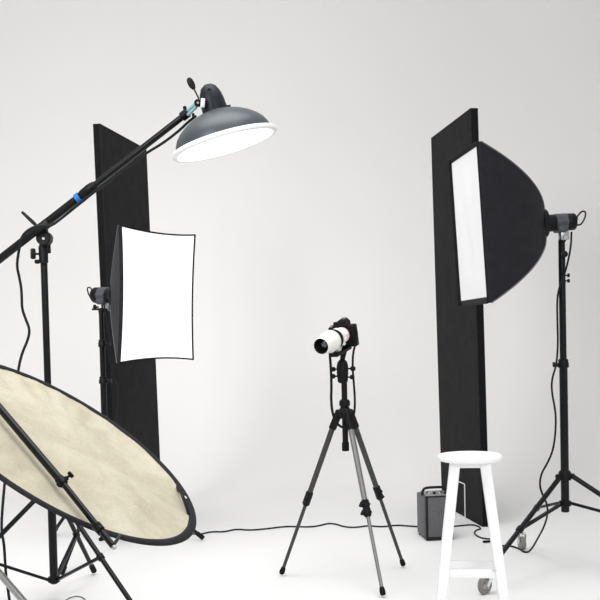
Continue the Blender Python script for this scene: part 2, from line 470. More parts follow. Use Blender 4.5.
# ------------------------------------------------------------------ flash heads
def flash_head(ring_c, n, stand_top, label, L=.165, R=.043, side_n=None, lever=None):
    """studio flash: ring_c where it meets the softbox, n = direction it shines"""
    n = V(n).normalized(); x, y, z = frame(n)     # y points up
    back = -n
    lb = (V((stand_top.x, stand_top.y, ring_c.z)) - ring_c).dot(back)
    piv = ring_c + back * lb - y * (R + .034)
    root = thing('studio_flash', V((stand_top.x, stand_top.y, stand_top.z)), label, 'studio lamp', 'flash heads behind the softboxes')
    b = MB(); b.lathe([(0, 0.0), (R * .95, 0), (R, .004), (R, L * .30), (R * .97, L * .31), (R * .97, L * .34)], ring_c, back, 32)
    b.build('front_housing', 'blackplastic', root)
    b = MB(); b.lathe([(R * .9, L * .30), (R * 1.05, L * .32), (R * 1.05, L * .70), (R * .9, L * .72)], ring_c, back, 8, up=(0, 0, 1))
    b.box((-R * 1.03, -R * 1.16, -L * .68), (R * 1.03, -R * .4, -L * .34), mframe(ring_c, x, y, n), .008)
    b.build('grey_body', 'greyplastic', root)
    b = MB(); b.lathe([(R * .97, L * .70), (R, L * .715), (R, L * .96), (R * .92, L), (0, L)], ring_c, back, 32)
    bk = b.build('rear_housing', 'blackplastic', root)
    b = MB()
    for k in range(3): b.cyl(ring_c + back * L + y * .012 + x * (.02 * (k - 1)), ring_c + back * (L + .009) + y * .012 + x * (.02 * (k - 1)), .006, seg=12)
    b.build('dial', 'greyplastic', bk)
    # carrying loop at the rear
    p = ring_c + back * (L * .96)
    pts = [p - y * .012, p + back * .035 - y * .022, p + back * .06 + y * .012, p + back * .068 + y * .045, p + back * .045 + y * .05, p + back * .02 + y * .022, p + y * .002]
    MB().tube(pts, .0042, 8, smooth=3).build('carry_loop', 'cable', root)
    # tilt bracket
    b = MB()
    for sg in (-1, 1):
        b.beam(ring_c + back * lb - y * (R * .95) + x * sg * .017, piv - y * .012 + x * sg * .017, .042, .005, .002, up=x)
    b.cyl(piv - x * .026, piv + x * .026, .014, seg=16)
    br = b.build('tilt_bracket', 'steel', root); br['label'] = 'grey metal tilt bracket'
    b = MB(); b.cyl(V((stand_top.x, stand_top.y, stand_top.z - .03)), V((stand_top.x, stand_top.y, piv.z - .004)), .0165, seg=18)
    b.beam(V((stand_top.x, stand_top.y, piv.z - .02)), piv, .024, .024, .003)
    b.build('spigot', 'blackplastic', root)
    sd = V(side_n) if side_n else x
    kc = V((stand_top.x, stand_top.y, stand_top.z + .006))
    knob(root, kc + sd * .014, sd, .016, .032)
    if lever:
        MB().beam(piv + x * .01, piv + x * .01 + V(lever), .010, .012, .004).build('tilt_lever', 'blackplastic', root)
    return root

# ------------------------------------------------------------------ softboxes
def softbox(fc, n, w, h, depth, label, power=.45, pinch=0.0, lip=.03, recess=.01, dm='glow', kmin=.13, bulge=.004, folds=0.0, roll=0.0, border=(0, 0, 0, 0)):
    n = V(n).normalized(); x, y, z = frame(n); hw, hh = w / 2, h / 2
    if roll:
        x, y = x * math.cos(roll) + y * math.sin(roll), y * math.cos(roll) - x * math.sin(roll)
    root = thing('softbox', fc - n * depth, label, 'softbox', 'rectangular softboxes')
    def P(a, b_, c): return fc + x * a + y * b_ + n * c
    def K(s): return kmin + (1 - kmin) * (s ** power)
    def side(i):
        def f(u, s):
            s = max(0.0, s); k = K(s); t = 2 * u - 1; pn = pinch * s * (1 - t * t)
            blg = 0.012 * math.sin(PI * s) * (1 - t * t)
            if i == 0: q = (hw * k - pn + blg, hh * k * t)
            elif i == 1: q = (-hw * k * t, hh * k - pn + blg)
            elif i == 2: q = (-hw * k + pn - blg, -hh * k * t)
            else: q = (hw * k * t, -hh * k + pn - blg)
            return P(q[0], q[1], -depth * (1 - s) - lip)
        return f
    inward = [-x, -y, x, y]
    for i in range(4):
        MB().sheet(lambda u, s, f=side(i): f(u, s ** 1.6), inward[i], .003, 12, 18).build('side_panel', 'boxfabric', root)
    # corner piping over the rods
    for i in range(4):
        f = side(i); b = MB(); b.tube([f(1.0, (k / 16) ** 1.6) for k in range(17)], .0035, 6)
        b.build('corner_seam', 'boxinner', root)
    # black lip standing forward of the sides
    def lipfn(i):
        def f(u, s):
            t = 2 * u - 1; pn = pinch * (1 - t * t); c = -lip + (lip) * s
            q = [(hw - pn, hh * t), (-hw * t, hh - pn), (-hw + pn, -hh * t), (hw * t, -hh + pn)][i]
            return P(q[0], q[1], c)
        return f
    b = MB()
    for i in range(4): b.sheet(lipfn(i), inward[i], .006, 14, 2)
    b.build('front_lip', 'boxfabric', root)
    b = MB()
    for i in range(4):
        f = lipfn(i); b.tube([f(k / 14, 1.0) for k in range(15)], .0035, 6)
    b.build('lip_binding', 'rubber', root)
    ins = .004
    b = MB()
    def bord(i):
        def f(u, s):
            t = 2 * u - 1; pn = pinch * (1 - t * t); wd = (border[i]) * s + .003
            X0, Y0 = hw - pn, hh - pn
            q = [(X0 - wd, (hh - .003 - 0 * wd) * t), (-(hw - .003) * t, Y0 - wd), (-X0 + wd, -(hh - .003) * t), ((hw - .003) * t, -Y0 + wd)][i]
            return P(q[0], q[1], -recess + .0015)
        return f
    for i in range(4):
        if border[i] > 0: b.sheet(bord(i), -n, .002, 14, 1)
    if b.v: b.build('front_border', 'boxfabric', root)
    def dfn(u, v):
        a, c = 2 * u - 1, 2 * v - 1
        fo = folds * (math.sin(9 * a + 3 * c) * .5 + math.sin(4 * c - 6 * a * c) * .5) * (1 - a * a) * (1 - c * c)
        return P(a * (hw - ins - pinch * (1 - c * c)), c * (hh - ins - pinch * (1 - a * a)), -recess + bulge * (1 - a * a) * (1 - c * c) + fo)
    MB().sheet(dfn, -n, .002, 24, 30).build('diffuser', dm, root)['label'] = 'glowing white front diffuser'
    # speed ring
    rc = fc - n * (depth + lip)
    b = MB(); b.lathe([(.045, -.016), (.07, -.016), (.074, -.010), (.074, .012), (.066, .018), (.045, .018)], rc, n, 32)
    for k in range(4):
        a = PI / 4 + k * PI / 2; p = rc + (x * math.cos(a) + y * math.sin(a)) * .068
        b.cyl(p - n * .01, p + n * .04, .009, seg=10)
    b.build('speed_ring', 'blackmetal', root)
    return rc - n * .016

nR = V((-.994, -.110, -.053)).normalized()
fcR = V((.838, 4.925, 1.732))
rcR = softbox(fcR, nR, .495, .75, .36, 'large black softbox on the right, seen from its side, white front turned left', power=.56, lip=.020, recess=.008, dm='glowdim', folds=.004, border=(.012, .014, .012, .026))
flash_head(rcR, nR, V((RCX.x, RCX.y, ptop)), 'black and grey flash head behind the right softbox', L=.150, R=.042)

nL = V((.855, -.52, -.052)).normalized()
fcL = at(159.3, 296, 5.83)
rcL = softbox(fcL, nL, .67, .76, .30, 'white glowing softbox on the left, in front of the left black board', power=.95, kmin=.17, pinch=.017, lip=.022, recess=.004, dm='glow', bulge=.012)
flash_head(rcL, nL, V((SC.x, SC.y, stop_)), 'black flash head behind the left softbox', L=.165, R=.048, side_n=(-1, 0, 0), lever=(-.10, -.02, 0.0))


# ------------------------------------------------------------------ boom arm and dish lamp
YJ = 4.66
j = at(41, 227, YJ - .055); YE = 4.42
tip = at(190, 111, YE)
bd = (tip - j).normalized()
tail = j - bd * .62
root = thing('light_boom', j, 'long black boom arm with a blue band running up to the dish lamp', 'boom arm')
q = lambda px: j + bd * ((at(px, 227 - (px - 41) * (116 / 149), YJ - .055).x - j.x) / bd.x)
def on(px): return q(px)
MB().cyl(tail, on(78), .0185, seg=20).build('rear_tube', 'blackmetal', root)
MB().cyl(on(76), tip - bd * .01, .0142, seg=20).build('front_tube', 'blackmetal', root)
b = MB(); b.lathe([(.0185, 0), (.022, .008), (.0235, .05), (.021, .075), (.0155, .088)], on(83.5), bd, 20)
slv = b.build('locking_sleeve', 'blackplastic', root)
bd_side = bd.cross(V((0, 1, 0))).normalized()
if bd_side.z > 0: bd_side = -bd_side
MB().lathe([(.0195, 0), (.0235, .002), (.0235, .022), (.0195, .024)], on(78.5), bd, 20).build('blue_band', 'blue', root)['label'] = 'bright blue tape band'
MB().cyl(tail - bd * .03, tail + bd * .01, .023, seg=18).build('end_cap', 'rubber', root)
# pivot clamp
jt = V((BC.x, BC.y, jz))
b = MB()
b.cyl(j + V((0.004, .012, -.048)), j + V((0.004, .075, -.048)), .034, seg=24)
b.cyl(j + V((-.01, .016, -.012)), j + V((-.01, .06, -.012)), .03, seg=24)
b.beam(j - bd * .045 + V((0, .004, -.004)), j + bd * .05 + V((0, .004, -.004)), .046, .036, .006)
b.cyl(V((j.x + .002, BC.y, jz - .03)), V((j.x, BC.y, j.z - .03)), .017, seg=16)
pv = b.build('pivot_clamp', 'blackplastic', root)
b = MB(); b.cyl(j + V((.008, .002, -.052)), j + V((.008, .016, -.052)), .006, seg=12); b.build('bolt', 'steel', pv)
l0 = j + V((-.02, .03, .002)); l1 = at(22, 212, YJ - .02)
b = MB(); b.tube([l0, l0.lerp(l1, .35), l1], [.006, .009, .0065], 10); b.build('tilt_lever', 'blackplastic', root)
b = MB(); kb = at(43, 254, 4.68)
b.lathe([(.0145, -.045), (.021, -.04), (.022, .03), (.017, .045)], kb + V((.002, .0, 0)), (0, 0, 1), 18)
sp = b.build('spigot', 'blackplastic', root)
tknob(sp, kb + V((-.018, -.004, .0)), (-1, -.2, .05), .035, .05)
tknob(sp, kb + V((-.016, 0, -.035)), (-1, 0, 0), .016, .02)
# lamp
dc = at(225, 144.6, 4.35)                       # centre of the open face
r_, u_, t_ = rayframe(dc)
nD = (.98 * (.272 * r_ - .96 * u_) + .175 * t_).normalized()
ax = -nD
root = thing('dish_lamp', dc, 'grey dome shaped dish lamp with glowing white front hanging from the boom arm', 'studio lamp')
Rw = .2345
b = MB(); b.lathe([(.213, .010), (.2125, .02), (.2080, .042), (.196, .065), (.176, .087), (.150, .107), (.118, .125), (.085, .138), (.055, .146), (.05, .146), (.05, .141),
    (.083, .133), (.115, .120), (.147, .102), (.172, .083), (.192, .062), (.204, .041), (.208, .012)], dc, ax, 64)
b.build('dish', 'greyshell', root)['label'] = 'blue grey metal dish'
b = MB(); b.lathe([(.215, -.004), (.228, -.006), (.2345, 0), (.2345, .010), (.228, .017), (.2135, .019), (.211, .012)], dc, ax, 64)
b.build('diffuser_band', 'whiteplastic', root)
b = MB(); b.lathe([(0, -.014), (.08, -.013), (.15, -.009), (.2, -.005), (.229, -.002), (.229, .004), (.15, .001), (0, -.006)], dc, ax, 64)
b.build('diffuser', 'dishglow', root)['label'] = 'glowing white round diffuser'
b = MB(); b.lathe([(.055, .137), (.055, .158), (.053, .192), (.0465, .226), (.034, .252), (.018, .264), (0, .267)], dc, ax, 32)
hs = b.build('rear_housing', 'darkshell', root)
b = MB(); kp = dc + ax * .172 + r_ * .055; b.cyl(kp, kp + r_ * .016, .004, seg=8); b.cyl(kp + r_ * .014, kp + r_ * .018, .006, seg=8); b.build('screw', 'blackmetal', hs)
b = MB(); kk = dc + ax * .235 + t_ * .038 + u_ * .004; b.lathe([(0, .008), (.007, .007), (.009, 0)], kk, t_, 16); b.build('button', 'blackplastic', hs)
pp = at(202.8, 103, 4.285)
b = MB(); b.box((-.009, -.019, -.012), (.009, .019, .012), mframe(pp, (r_ + u_ * -.1).normalized(), (u_ + r_ * .1).normalized(), t_), .003); b.build('mounting_plate', 'whiteplastic', root)['label'] = 'white mounting plate'
pv_ = at(198, 103, 4.31)
b = MB(); b.cyl(pv_ - t_ * .018, pv_ + t_ * .016, .0165, seg=20); sw = b.build('swivel', 'blackplastic', root)
b = MB(); b.cyl(pv_ + t_ * .014, pv_ + t_ * .02, .005, seg=10); b.build('bolt', 'steel', sw)
tb0 = at(187.5, 112, 4.40); tb1 = at(197, 104, 4.35)
b = MB(); b.beam(tb0 + u_ * .006, tb1 + u_ * .006, .010, .012, .002); b.beam(tb0 - u_ * .012, tb1 - u_ * .012 - r_ * .003, .010, .012, .002)
b.build('joint_arm', 'teal', root)['label'] = 'pale teal metal joint arm'
b = MB(); g0 = at(186, 114, 4.42); b.cyl(g0 - bd * .025, g0 + bd * .014, .021, seg=18)
b.beam(g0 + u_ * .0, g0 + u_ * .034 - r_ * .006, .016, .012, .004); b.beam(at(193, 113, 4.38), at(193.5, 119, 4.38), .012, .012, .004)
b.build('clamp', 'blackplastic', root)
h0 = at(199, 99, 4.33); h1 = at(194.5, 90, 4.33); h2 = at(188, 77.5, 4.33)
b = MB(); b.tube([h0, h1], .0035, 8)
hd = (h2 - h1).normalized(); hx = hd.cross(t_).normalized(); HL = (h2 - h1).length
ringn = 16; pf = [(.15, 0), (.6, .12), (.9, .3), (1, .5), (.92, .75), (.6, .93), (0, 1)]
vs_ = []; fs_ = []
for rr, s_ in pf[:-1]:
    for k in range(ringn):
        a = 2 * PI * k / ringn; vs_.append(h1 + hd * HL * s_ + hx * math.cos(a) * .0145 * rr + t_ * math.sin(a) * .006 * rr)
vs_.append(h2); vs_.append(h1)
for i in range(len(pf) - 2):
    for k in range(ringn): fs_.append([i * ringn + k, i * ringn + (k + 1) % ringn, (i + 1) * ringn + (k + 1) % ringn, (i + 1) * ringn + k])
li = (len(pf) - 2) * ringn
for k in range(ringn): fs_.append([li + k, li + (k + 1) % ringn, len(vs_) - 2]); fs_.append([(k + 1) % ringn, k, len(vs_) - 1])
b._add(vs_, fs_); b.build('paddle_handle', 'blackplastic', root)

# cable of the dish lamp: along the boom, over the pivot and down to the floor
cb = []
for px, py, Y in ((196, 116, 4.36), (188, 122, 4.38), (180, 130, 4.39), (164, 142.5, 4.41), (148, 152, 4.42), (130, 164.5, 4.46), (100, 187.5, 4.50), (78, 205, 4.54)):
    cb.append(at(px, py, Y))
for px, py, Y in ((62, 218, 4.565), (50, 227, 4.565), (40, 225, 4.54), (29, 229, 4.54), (22, 236, 4.54), (20, 244, 4.54), (18, 256, 4.56), (16.8, 266, 4.57), (19, 276, 4.6), (21.2, 287, 4.6), (21.8, 298, 4.6), (22, 309, 4.6), (26, 320, 4.6), (30, 330, 4.6), (27.5, 341, 4.6), (22.5, 352, 4.6), (19.5, 363, 4.6), (17.5, 376, 4.6), (14, 400, 4.55), (8, 450, 4.5), (3, 500, 4.45), (1, 530, 4.4), (4, 543, 4.4), (5, 560, 4.4), (6, 576, 4.4), (8, 590, 4.4)):
    cb.append(at(px, py, Y))
g1 = ground(14, 618, .006); cb += [at(10, 604, 4.38), g1, ground(30, 618, .006), ground(50, 610, .006)]
MB().tube(cb, .0062, 8, smooth=2).build('lamp_cable', 'cable', origin=g1)
tag(bpy.data.objects['lamp_cable'], 'black cable running along the boom arm and hanging past the boom stand', 'cable', 'black cables')
# thin wire loop on the floor in front of the boom stand
lw = [(62, 604), (66, 600), (70, 597.5), (76, 596), (82, 597), (86, 600), (84, 604), (76, 607), (68, 606)]
MB().tube([ground(px, py, .004) for px, py in lw] , .0022, 6, smooth=2).build('thin_wire', 'cable', origin=ground(75, 601))
tag(bpy.data.objects['thin_wire'], 'thin looped wire lying on the floor below the reflector', 'cable', 'black cables')

# ------------------------------------------------------------------ round reflector and its holder
RY = 3.2
rc_ = at(65.3, 446.4, RY); RR = .496
r1, u1, t1 = rayframe(rc_)
nR2 = (.94 * (math.sin(.553) * r1 + math.cos(.553) * u1) + .342 * t1).normalized()
ex = V(onplane(190, 533, rc_, nR2) - rc_).normalized(); ey = nR2.cross(ex).normalized()
root = thing('round_reflector', rc_, 'large round cream fabric reflector with a black rim, tilted at the left', 'reflector')
def cloth(u, v):
    r = v; a = 2 * PI * u
    p = V((math.cos(a), math.sin(a), 0)) * r * (RR - .022)
    w = .010 * math.sin(p.x * 7 + p.y * 11) + .014 * pnoise(V((p.x * 3.2, p.y * 3.2, 1.3)))
    rad = .008 * math.sin(a * 23 + 3 * math.sin(a * 3)) * max(0, r - .55) / .45
    # long soft crease beside the holder arm
    cr_ = (p.x * .35 - p.y * .94); w2 = -.018 * math.exp(-((cr_ + .075) / .022) ** 2)
    return rc_ + ex * p.x + ey * p.y + nR2 * ((w + w2) * (1 - r ** 4) + rad * (1 - r ** 12))
MB().sheet(cloth, -nR2, .0015, 128, 26).build('fabric', 'cloth', root)['label'] = 'wrinkled cream reflective fabric'
b = MB(); prof_ = []
for k in range(13):
    a = 2 * PI * k / 12; prof_.append((RR - .0140 + .0150 * math.cos(a), .0055 * math.sin(a)))
b.lathe(prof_, rc_, nR2, 120); b.build('rim', 'boxfabric', root)['label'] = 'black sewn rim'
# handle strap on the right of the rim
h = []
for px, py, o in ((176.5, 488, .004), (178, 494, .016), (179.5, 502, .022), (183, 509, .018), (188, 515, .004)):
    h.append(onplane(px, py, rc_, nR2) + nR2 * o)
MB().tube(h, .01, 8, smooth=2, flat=(.004, .013)).build('handle_strap', 'boxfabric', root)
b = MB(); tl = onplane(180.5, 503, rc_, nR2) + nR2 * .026
b.box((-.008, -.005, -.001), (.008, .005, .002), mframe(tl, ex, ey, nR2), .0005); b.build('care_tag', 'label', root)

def onr(px, py, o): 
    c = rc_ + nR2 * o; return onplane(px, py, c, nR2)
A0, A1, A2 = onr(-48, 351.5, .035), onr(62, 482, .030), onr(113, 546, .026)
sx = A0 + V((-.03, 0.02, -.0))
SP = V((sx.x, sx.y, 0))

# leg geometry: one leg crosses the lower left corner of the picture
root = thing('reflector_stand', SP, 'grey legged stand with a long black holder arm lying across the round reflector', 'stand', 'black stands holding lights')
colz = .63
MB().cyl(SP + V((0, 0, .06)), SP + V((0, 0, 1.0)), .0165, seg=18).build('pole_section', 'blackmetal', root)
MB().cyl(SP + V((0, 0, 1.0)), V((sx.x, sx.y, A0.z - .02)), .013, seg=18).build('pole_section', 'blackmetal', root)
P1 = at(22, 603, SP.y - .06)
P0 = SP + V((0, 0, colz))
dl = (P1 - P0); ft = P0 + dl * ((.015 - P0.z) / dl.z)

fr = (V((ft.x, ft.y, 0)) - SP).length; fa = math.atan2(ft.y - SP.y, ft.x - SP.x)
b = MB(); b.lathe([(.017, -.03), (.03, -.026), (.03, .02), (.02, .03)], P0, (0, 0, 1), 18); b.build('leg_collar', 'blackplastic', root)
for k in range(3):
    a = fa + k * 2 * PI / 3; f_ = SP + V((math.cos(a) * fr, math.sin(a) * fr, .015))
    lg = MB().cyl(P0 + V((math.cos(a), math.sin(a), 0)) * .02, f_, .0115, seg=14).build('leg', 'steel', root)
    dd = (f_ - P0).normalized(); MB().cyl(f_ - dd * .05, f_ + dd * .003, .0145, seg=12).build('foot_cap', 'rubber', lg)
MB().cyl(A0, A1, .0120, seg=16).build('holder_arm', 'blackmetal', root)
thin = MB().cyl(A1, A2, .0090, seg=14).build('holder_arm', 'blackmetal', root)
ad = (A1 - A0).normalized()
b = MB(); b.cyl(A0 - ad * .03, A0 + ad * .03, .02, seg=16); b.cyl(V((sx.x, sx.y, A0.z - .03)), V((sx.x, sx.y, A0.z + .03)), .02, seg=16); b.beam(V((sx.x, sx.y, A0.z)), A0, .02, .02, .003)
b.build('swivel_clamp', 'blackplastic', root)
def armclamp(p, kd, s=1.0):
    b = MB(); b.cyl(p - ad * .022 * s, p + ad * .014 * s, .0165 * s, seg=16); b.beam(p - V(kd) * .02 * s, p + V(kd) * .024 * s, .014, .014, .003)
    c = b.build('arm_clamp', 'blackplastic', root); knob(c, p + V(kd) * .020 * s, kd, .0125 * s, .024 * s)
kd = (r1 * .75 + u1 * .65).normalized()
armclamp(A1, kd, .85)
armclamp(onr(99, 528.5, .028), (r1 * .3 - u1 * .95).normalized(), .8)
b = MB(); e0 = onr(113, 546, .026); e1 = onr(119, 537, .018)
b.tube([e0 + nR2 * -.004, e0.lerp(e1, .5) + nR2 * .002, e1, onr(120, 535, .006)], .0048, 10, smooth=1); b.build('rim_hook', 'blackplastic', root)
b = MB(); b.lathe([(0, 0), (.005, 0), (.0065, .003), (.0065, .009), (0, .011)], e0, ad, 12); b.build('arm_tip', 'steel', root)
e2 = onr(-52, 358, .0)
b = MB(); b.tube([A0, e2 + nR2 * .02, e2], .0075, 10); b.build('rim_hook', 'blackplastic', root)

# ------------------------------------------------------------------ camera tripod
F = [ground(281.5, 576, 0), ground(383.2, 597.5, 0), ground(403.5, 567.5, 0)]
TC = (F[0] + F[1] + F[2]) / 3
apx = at(344.8, 412.5, TC.y); TC = V((apx.x, TC.y, 0))
root = thing('camera_tripod', TC, 'slim grey tripod in the middle of the floor carrying the camera', 'tripod')
zA = apx.z
b = MB(); b.lathe([(0, -.03), (.022, -.03), (.034, -.018), (.036, .006), (.026, .02), (.02, .03)], V((TC.x, TC.y, zA)), (0, 0, 1), 24)
b.build('spider', 'blackplastic', root)
for i, f in enumerate(F):
    d = V((f.x - TC.x, f.y - TC.y, 0)).normalized(); sd = d.cross(V((0, 0, 1)))
    hip = V((TC.x, TC.y, zA - .005)) + d * .038
    dd = (f - hip).normalized(); foot = f + V((0, 0, .012)); foot = foot - dd * .012
    if i == 0: t1_, t2_ = .52, None
    else: t1_, t2_ = (.52, .565) if i == 1 else (.50, .535)
    b = MB(); b.beam(hip + V((0, 0, .016)) - d * .012, hip + dd * .085, .036, .030, .007, up=sd); b.cyl(hip - sd * .022, hip + sd * .022, .009, seg=12)
    b.build('leg_hinge', 'blackplastic', root)
    tm = 'tripodpale' if i == 1 else 'tripod'
    k0 = hip + dd * .04; kl = hip.lerp(foot, t1_ + .01)
    kl2 = hip.lerp(foot, (t2_ or t1_ + .04))
    lg = MB().cyl(k0, kl, .0142, .0138, seg=16).build('leg', tm, root)
    MB().cyl(kl, kl2, .0120, seg=14).build('middle_section', tm, lg)
    MB().cyl(kl2, foot, .0092, .0088, seg=14).build('lower_section', tm, lg)
    for kk_ in ((t1_, t2_) if t2_ else (t1_ - .008, t1_ + .028)):
        p = hip.lerp(foot, kk_); b = MB(); b.lathe([(.012, -.022), (.019, -.018), (.0195, .014), (.013, .024)], p, dd, 16)
        b.beam(p + sd * .014 - dd * .012, p + sd * .03 + dd * .012, .018, .012, .004)
        b.beam(p - sd * .014 - dd * .006, p - sd * .023 + dd * .006, .014, .012, .004)
        b.build('leg_lock', 'blackplastic', lg)
    b = MB(); b.lathe([(0, -.014), (.009, -.014), (.0135, -.008), (.014, .006), (.012, .018), (.0095, .026)], foot, -dd, 14); b.build('foot_tip', 'rubber', lg)
zc0, zc1 = at(347, 449, TC.y).z, at(344, 382, TC.y).z
b = MB(); b.cyl((TC.x, TC.y, zc0), (TC.x, TC.y, zc1), .0145, seg=18); cc = b.build('centre_column', 'blackplastic', root)
MB().cyl((TC.x, TC.y, zc0 - .01), (TC.x, TC.y, zc0 + .035), .018, seg=16).build('column_cap', 'rubber', cc)
b = MB(); b.lathe([(.015, 0), (.026, .004), (.028, .02), (.024, .034), (.016, .038)], (TC.x, TC.y, zA + .028), (0, 0, 1), 20); b.build('column_lock', 'blackplastic', root)
b = MB(); b.box((-.008, -.002, -.008), (.008, .002, .008), Matrix.Translation((TC.x + .01, TC.y - .037, zA)), .001); b.build('badge', 'steel', root)
# head
zh0, zh1 = zc1, at(343, 358, TC.y).z
b = MB(); b.lathe([(.018, 0), (.025, .006), (.027, .03), (.029, .05), (.029, .085), (.024, .105), (.014, .116), (0, .118)], (TC.x - .007, TC.y, zh0 - .005), (0, 0, 1), 24)
hd_ = b.build('ball_head', 'blackplastic', root)
for sg, zz, L_ in ((-1, .03, .038), (-1, .065, .034), (1, .024, .036), (1, .066, .042)):
    knob(hd_, V((TC.x - .007 + sg * .022, TC.y - .006, zh0 + zz)), (sg, -.25, 0), .012, L_)
# ------------------------------------------------------------------ camera on the tripod
A = (-.48 * CR - .275 * CU - .83 * fwd).normalized()     # lens axis, pointing out of the lens
mount = at(342.8, 334.5, TC.y - .0)
X_, Y_, Z_ = frame(A)
def CM(a, b_, c): return mount + X_ * a + Y_ * b_ + A * c
CT = mframe(mount, X_, Y_, A)
root = thing('photo_camera', V((TC.x, TC.y, zh0 + .11)), 'black camera with a thick white lens mounted on the tripod', 'camera')
b = MB(); b.box((-.064, -.066, -.046), (.064, .046, -.004), CT, .009, 3)
b.box((-.040, -.058, -.056), (.046, .036, -.02), CT, .006)
b.build('body', 'blackplastic', root)
b = MB(); b.box((-.072, -.064, -.05), (-.040, .042, .018), CT, .011, 3)
b.build('grip', 'rubber', root)
b = MB()
vb = [(-.030, .040, -.05), (.030, .040, -.05), (.030, .040, .012), (-.030, .040, .012), (-.020, .074, -.05), (.020, .074, -.05), (.020, .072, .002), (-.020, .072, .002)]
bm = bmesh.new(); vvv = [bm.verts.new(p) for p in vb]
for f in ([0, 3, 2, 1], [4, 5, 6, 7], [0, 1, 5, 4], [1, 2, 6, 5], [2, 3, 7, 6], [3, 0, 4, 7]): bm.faces.new([vvv[i] for i in f])
bmesh.ops.bevel(bm, geom=bm.edges[:], offset=.005, segments=3, affect='EDGES'); bm.transform(CT); bm.verts.index_update()
b._add([v.co.copy() for v in bm.verts], [[v.index for v in f.verts] for f in bm.faces]); bm.free()
b.build('viewfinder_hump', 'blackplastic', root)
b = MB(); b.box((-.012, .073, -.048), (.012, .078, -.026), CT, .001); b.build('hot_shoe', 'steel', root)
b = MB(); b.lathe([(0, .012), (.010, .012), (.012, .009), (.012, 0)], CM(-.046, .046, -.026), Y_, 18); b.build('mode_dial', 'blackplastic', root)
b = MB(); b.lathe([(0, .010), (.006, .010), (.0075, .007), (.0075, 0)], CM(-.056, .041, .004), Y_, 14); b.build('shutter_button', 'steel', root)
b = MB(); b.box((-.03, -.05, -.062), (.04, .028, -.054), CT, .002); b.build('rear_screen', 'glass', root)
b = MB(); b.box((-.018, .036, -.068), (.018, .06, -.048), CT, .006); b.build('eyecup', 'rubber', root)
# lens
Ln = .215
ln = thing_l = None
b = MB(); b.lathe([(.035, -.006), (.037, 0), (.039, .006), (.0400, .030), (.041, .05), (.0415, .086), (.038, .088)], mount, A, 40)
ln = b.build('lens', 'lenswhite', root)
MB().lathe([(.0375, .002), (.0395, .003), (.0395, .006), (.0385, .007)], mount, A, 40).build('red_ring', 'red', ln)
b = MB(); pr = [(.041, .086)]
for k in range(12): pr += [(.0485, .0885 + k * .0022), (.0475, .0895 + k * .0022)]
pr += [(.041, .118)]; b.lathe(pr, mount, A, 40); b.build('focus_ring', 'rubber', ln)
b = MB(); b.lathe([(.041, .116), (.049, .1165), (.0525, .122), (.0530, .140), (.0505, .168), (.0440, .210), (.0385, .232), (.0365, .234), (.0350, .228)], mount, A, 48)
b.build('lens_hood', 'lenswhite', ln)
b = MB(); b.lathe([(.0355, .230), (.0345, .222), (.033, .20), (.030, .197), (.028, .200)], mount, A, 40); b.build('inner_barrel', 'rubber', ln)
b = MB(); b.lathe([(.0345, .229), (.0355, .2355), (.0375, .2355), (.0388, .229)], mount, A, 48); b.build('hood_edge', 'rubber', ln)
b = MB(); b.lathe([(0, .212), (.015, .209), (.023, .204), (.030, .196)], mount, A, 32); b.build('front_glass', 'glass', ln)
b = MB(); b.lathe([(.042, .052), (.0465, .054), (.0465, .074), (.042, .076)], mount, A, 40)
b.box((-.010, -.068, .050), (.010, -.040, .078), CT, .003); b.build('tripod_collar', 'lenswhite', ln)
for k, (aa, zz) in enumerate(((-.2, .066), (.35, .045), (-.75, .063))):
    d_ = X_ * math.cos(aa) + Y_ * math.sin(aa); b = MB(); b.cyl(mount + A * zz + d_ * .040, mount + A * zz + d_ * .053, .008, seg=12); b.build('lens_knob', 'lenswhite', ln)
# quick release plate and adapter under the lens foot and body
b = MB(); b.box((-.022, -.084, -.04), (.022, -.066, .125), CT, .005)
b.build('release_plate', 'blackplastic', root)
pb = CM(0, -.078, .01)
b = MB(); b.cyl(V((TC.x - .007, TC.y, zh0 + .108)), pb, .012, .016, seg=14); b.build('plate_stem', 'blackplastic', root)
# strap hanging in a loop
st = [CM(-.070, .028, -.02), CM(-.09, -.01, .0)]
st = [CM(.073, .026, -.03)]
lp = [(329.5, 352), (330.8, 366), (331.5, 385), (331, 400), (332.5, 414), (337, 424), (343, 428), (350, 425), (354.5, 414), (355, 400), (354, 385), (352.5, 368), (353, 352)]
dep = [-.07, -.07, -.07, -.07, -.07, -.07, -.07, -.065, -.06, -.05, -.05, -.05, -.05]
S = [CM(.064, .026, -.02), CM(.071, .018, -.005), CM(.068, -.02, .03)]
sa = [at(px, py, TC.y + d_) for (px, py), d_ in zip(lp, dep)]
lugR, lugL = CM(-.066, .030, -.03), CM(.067, .030, -.022)
# the side of the body that shows on the left of the picture
if lugR.x < lugL.x: lugR, lugL = lugL, lugR
pts = [lugL, lugL + V((-.006, -.02, -.03))] + sa + [lugR + V((.006, -.01, -.05)), lugR]
MB().tube(pts, .005, 8, smooth=2, flat=(.0065, .0025)).build('neck_strap', 'rubber', root)

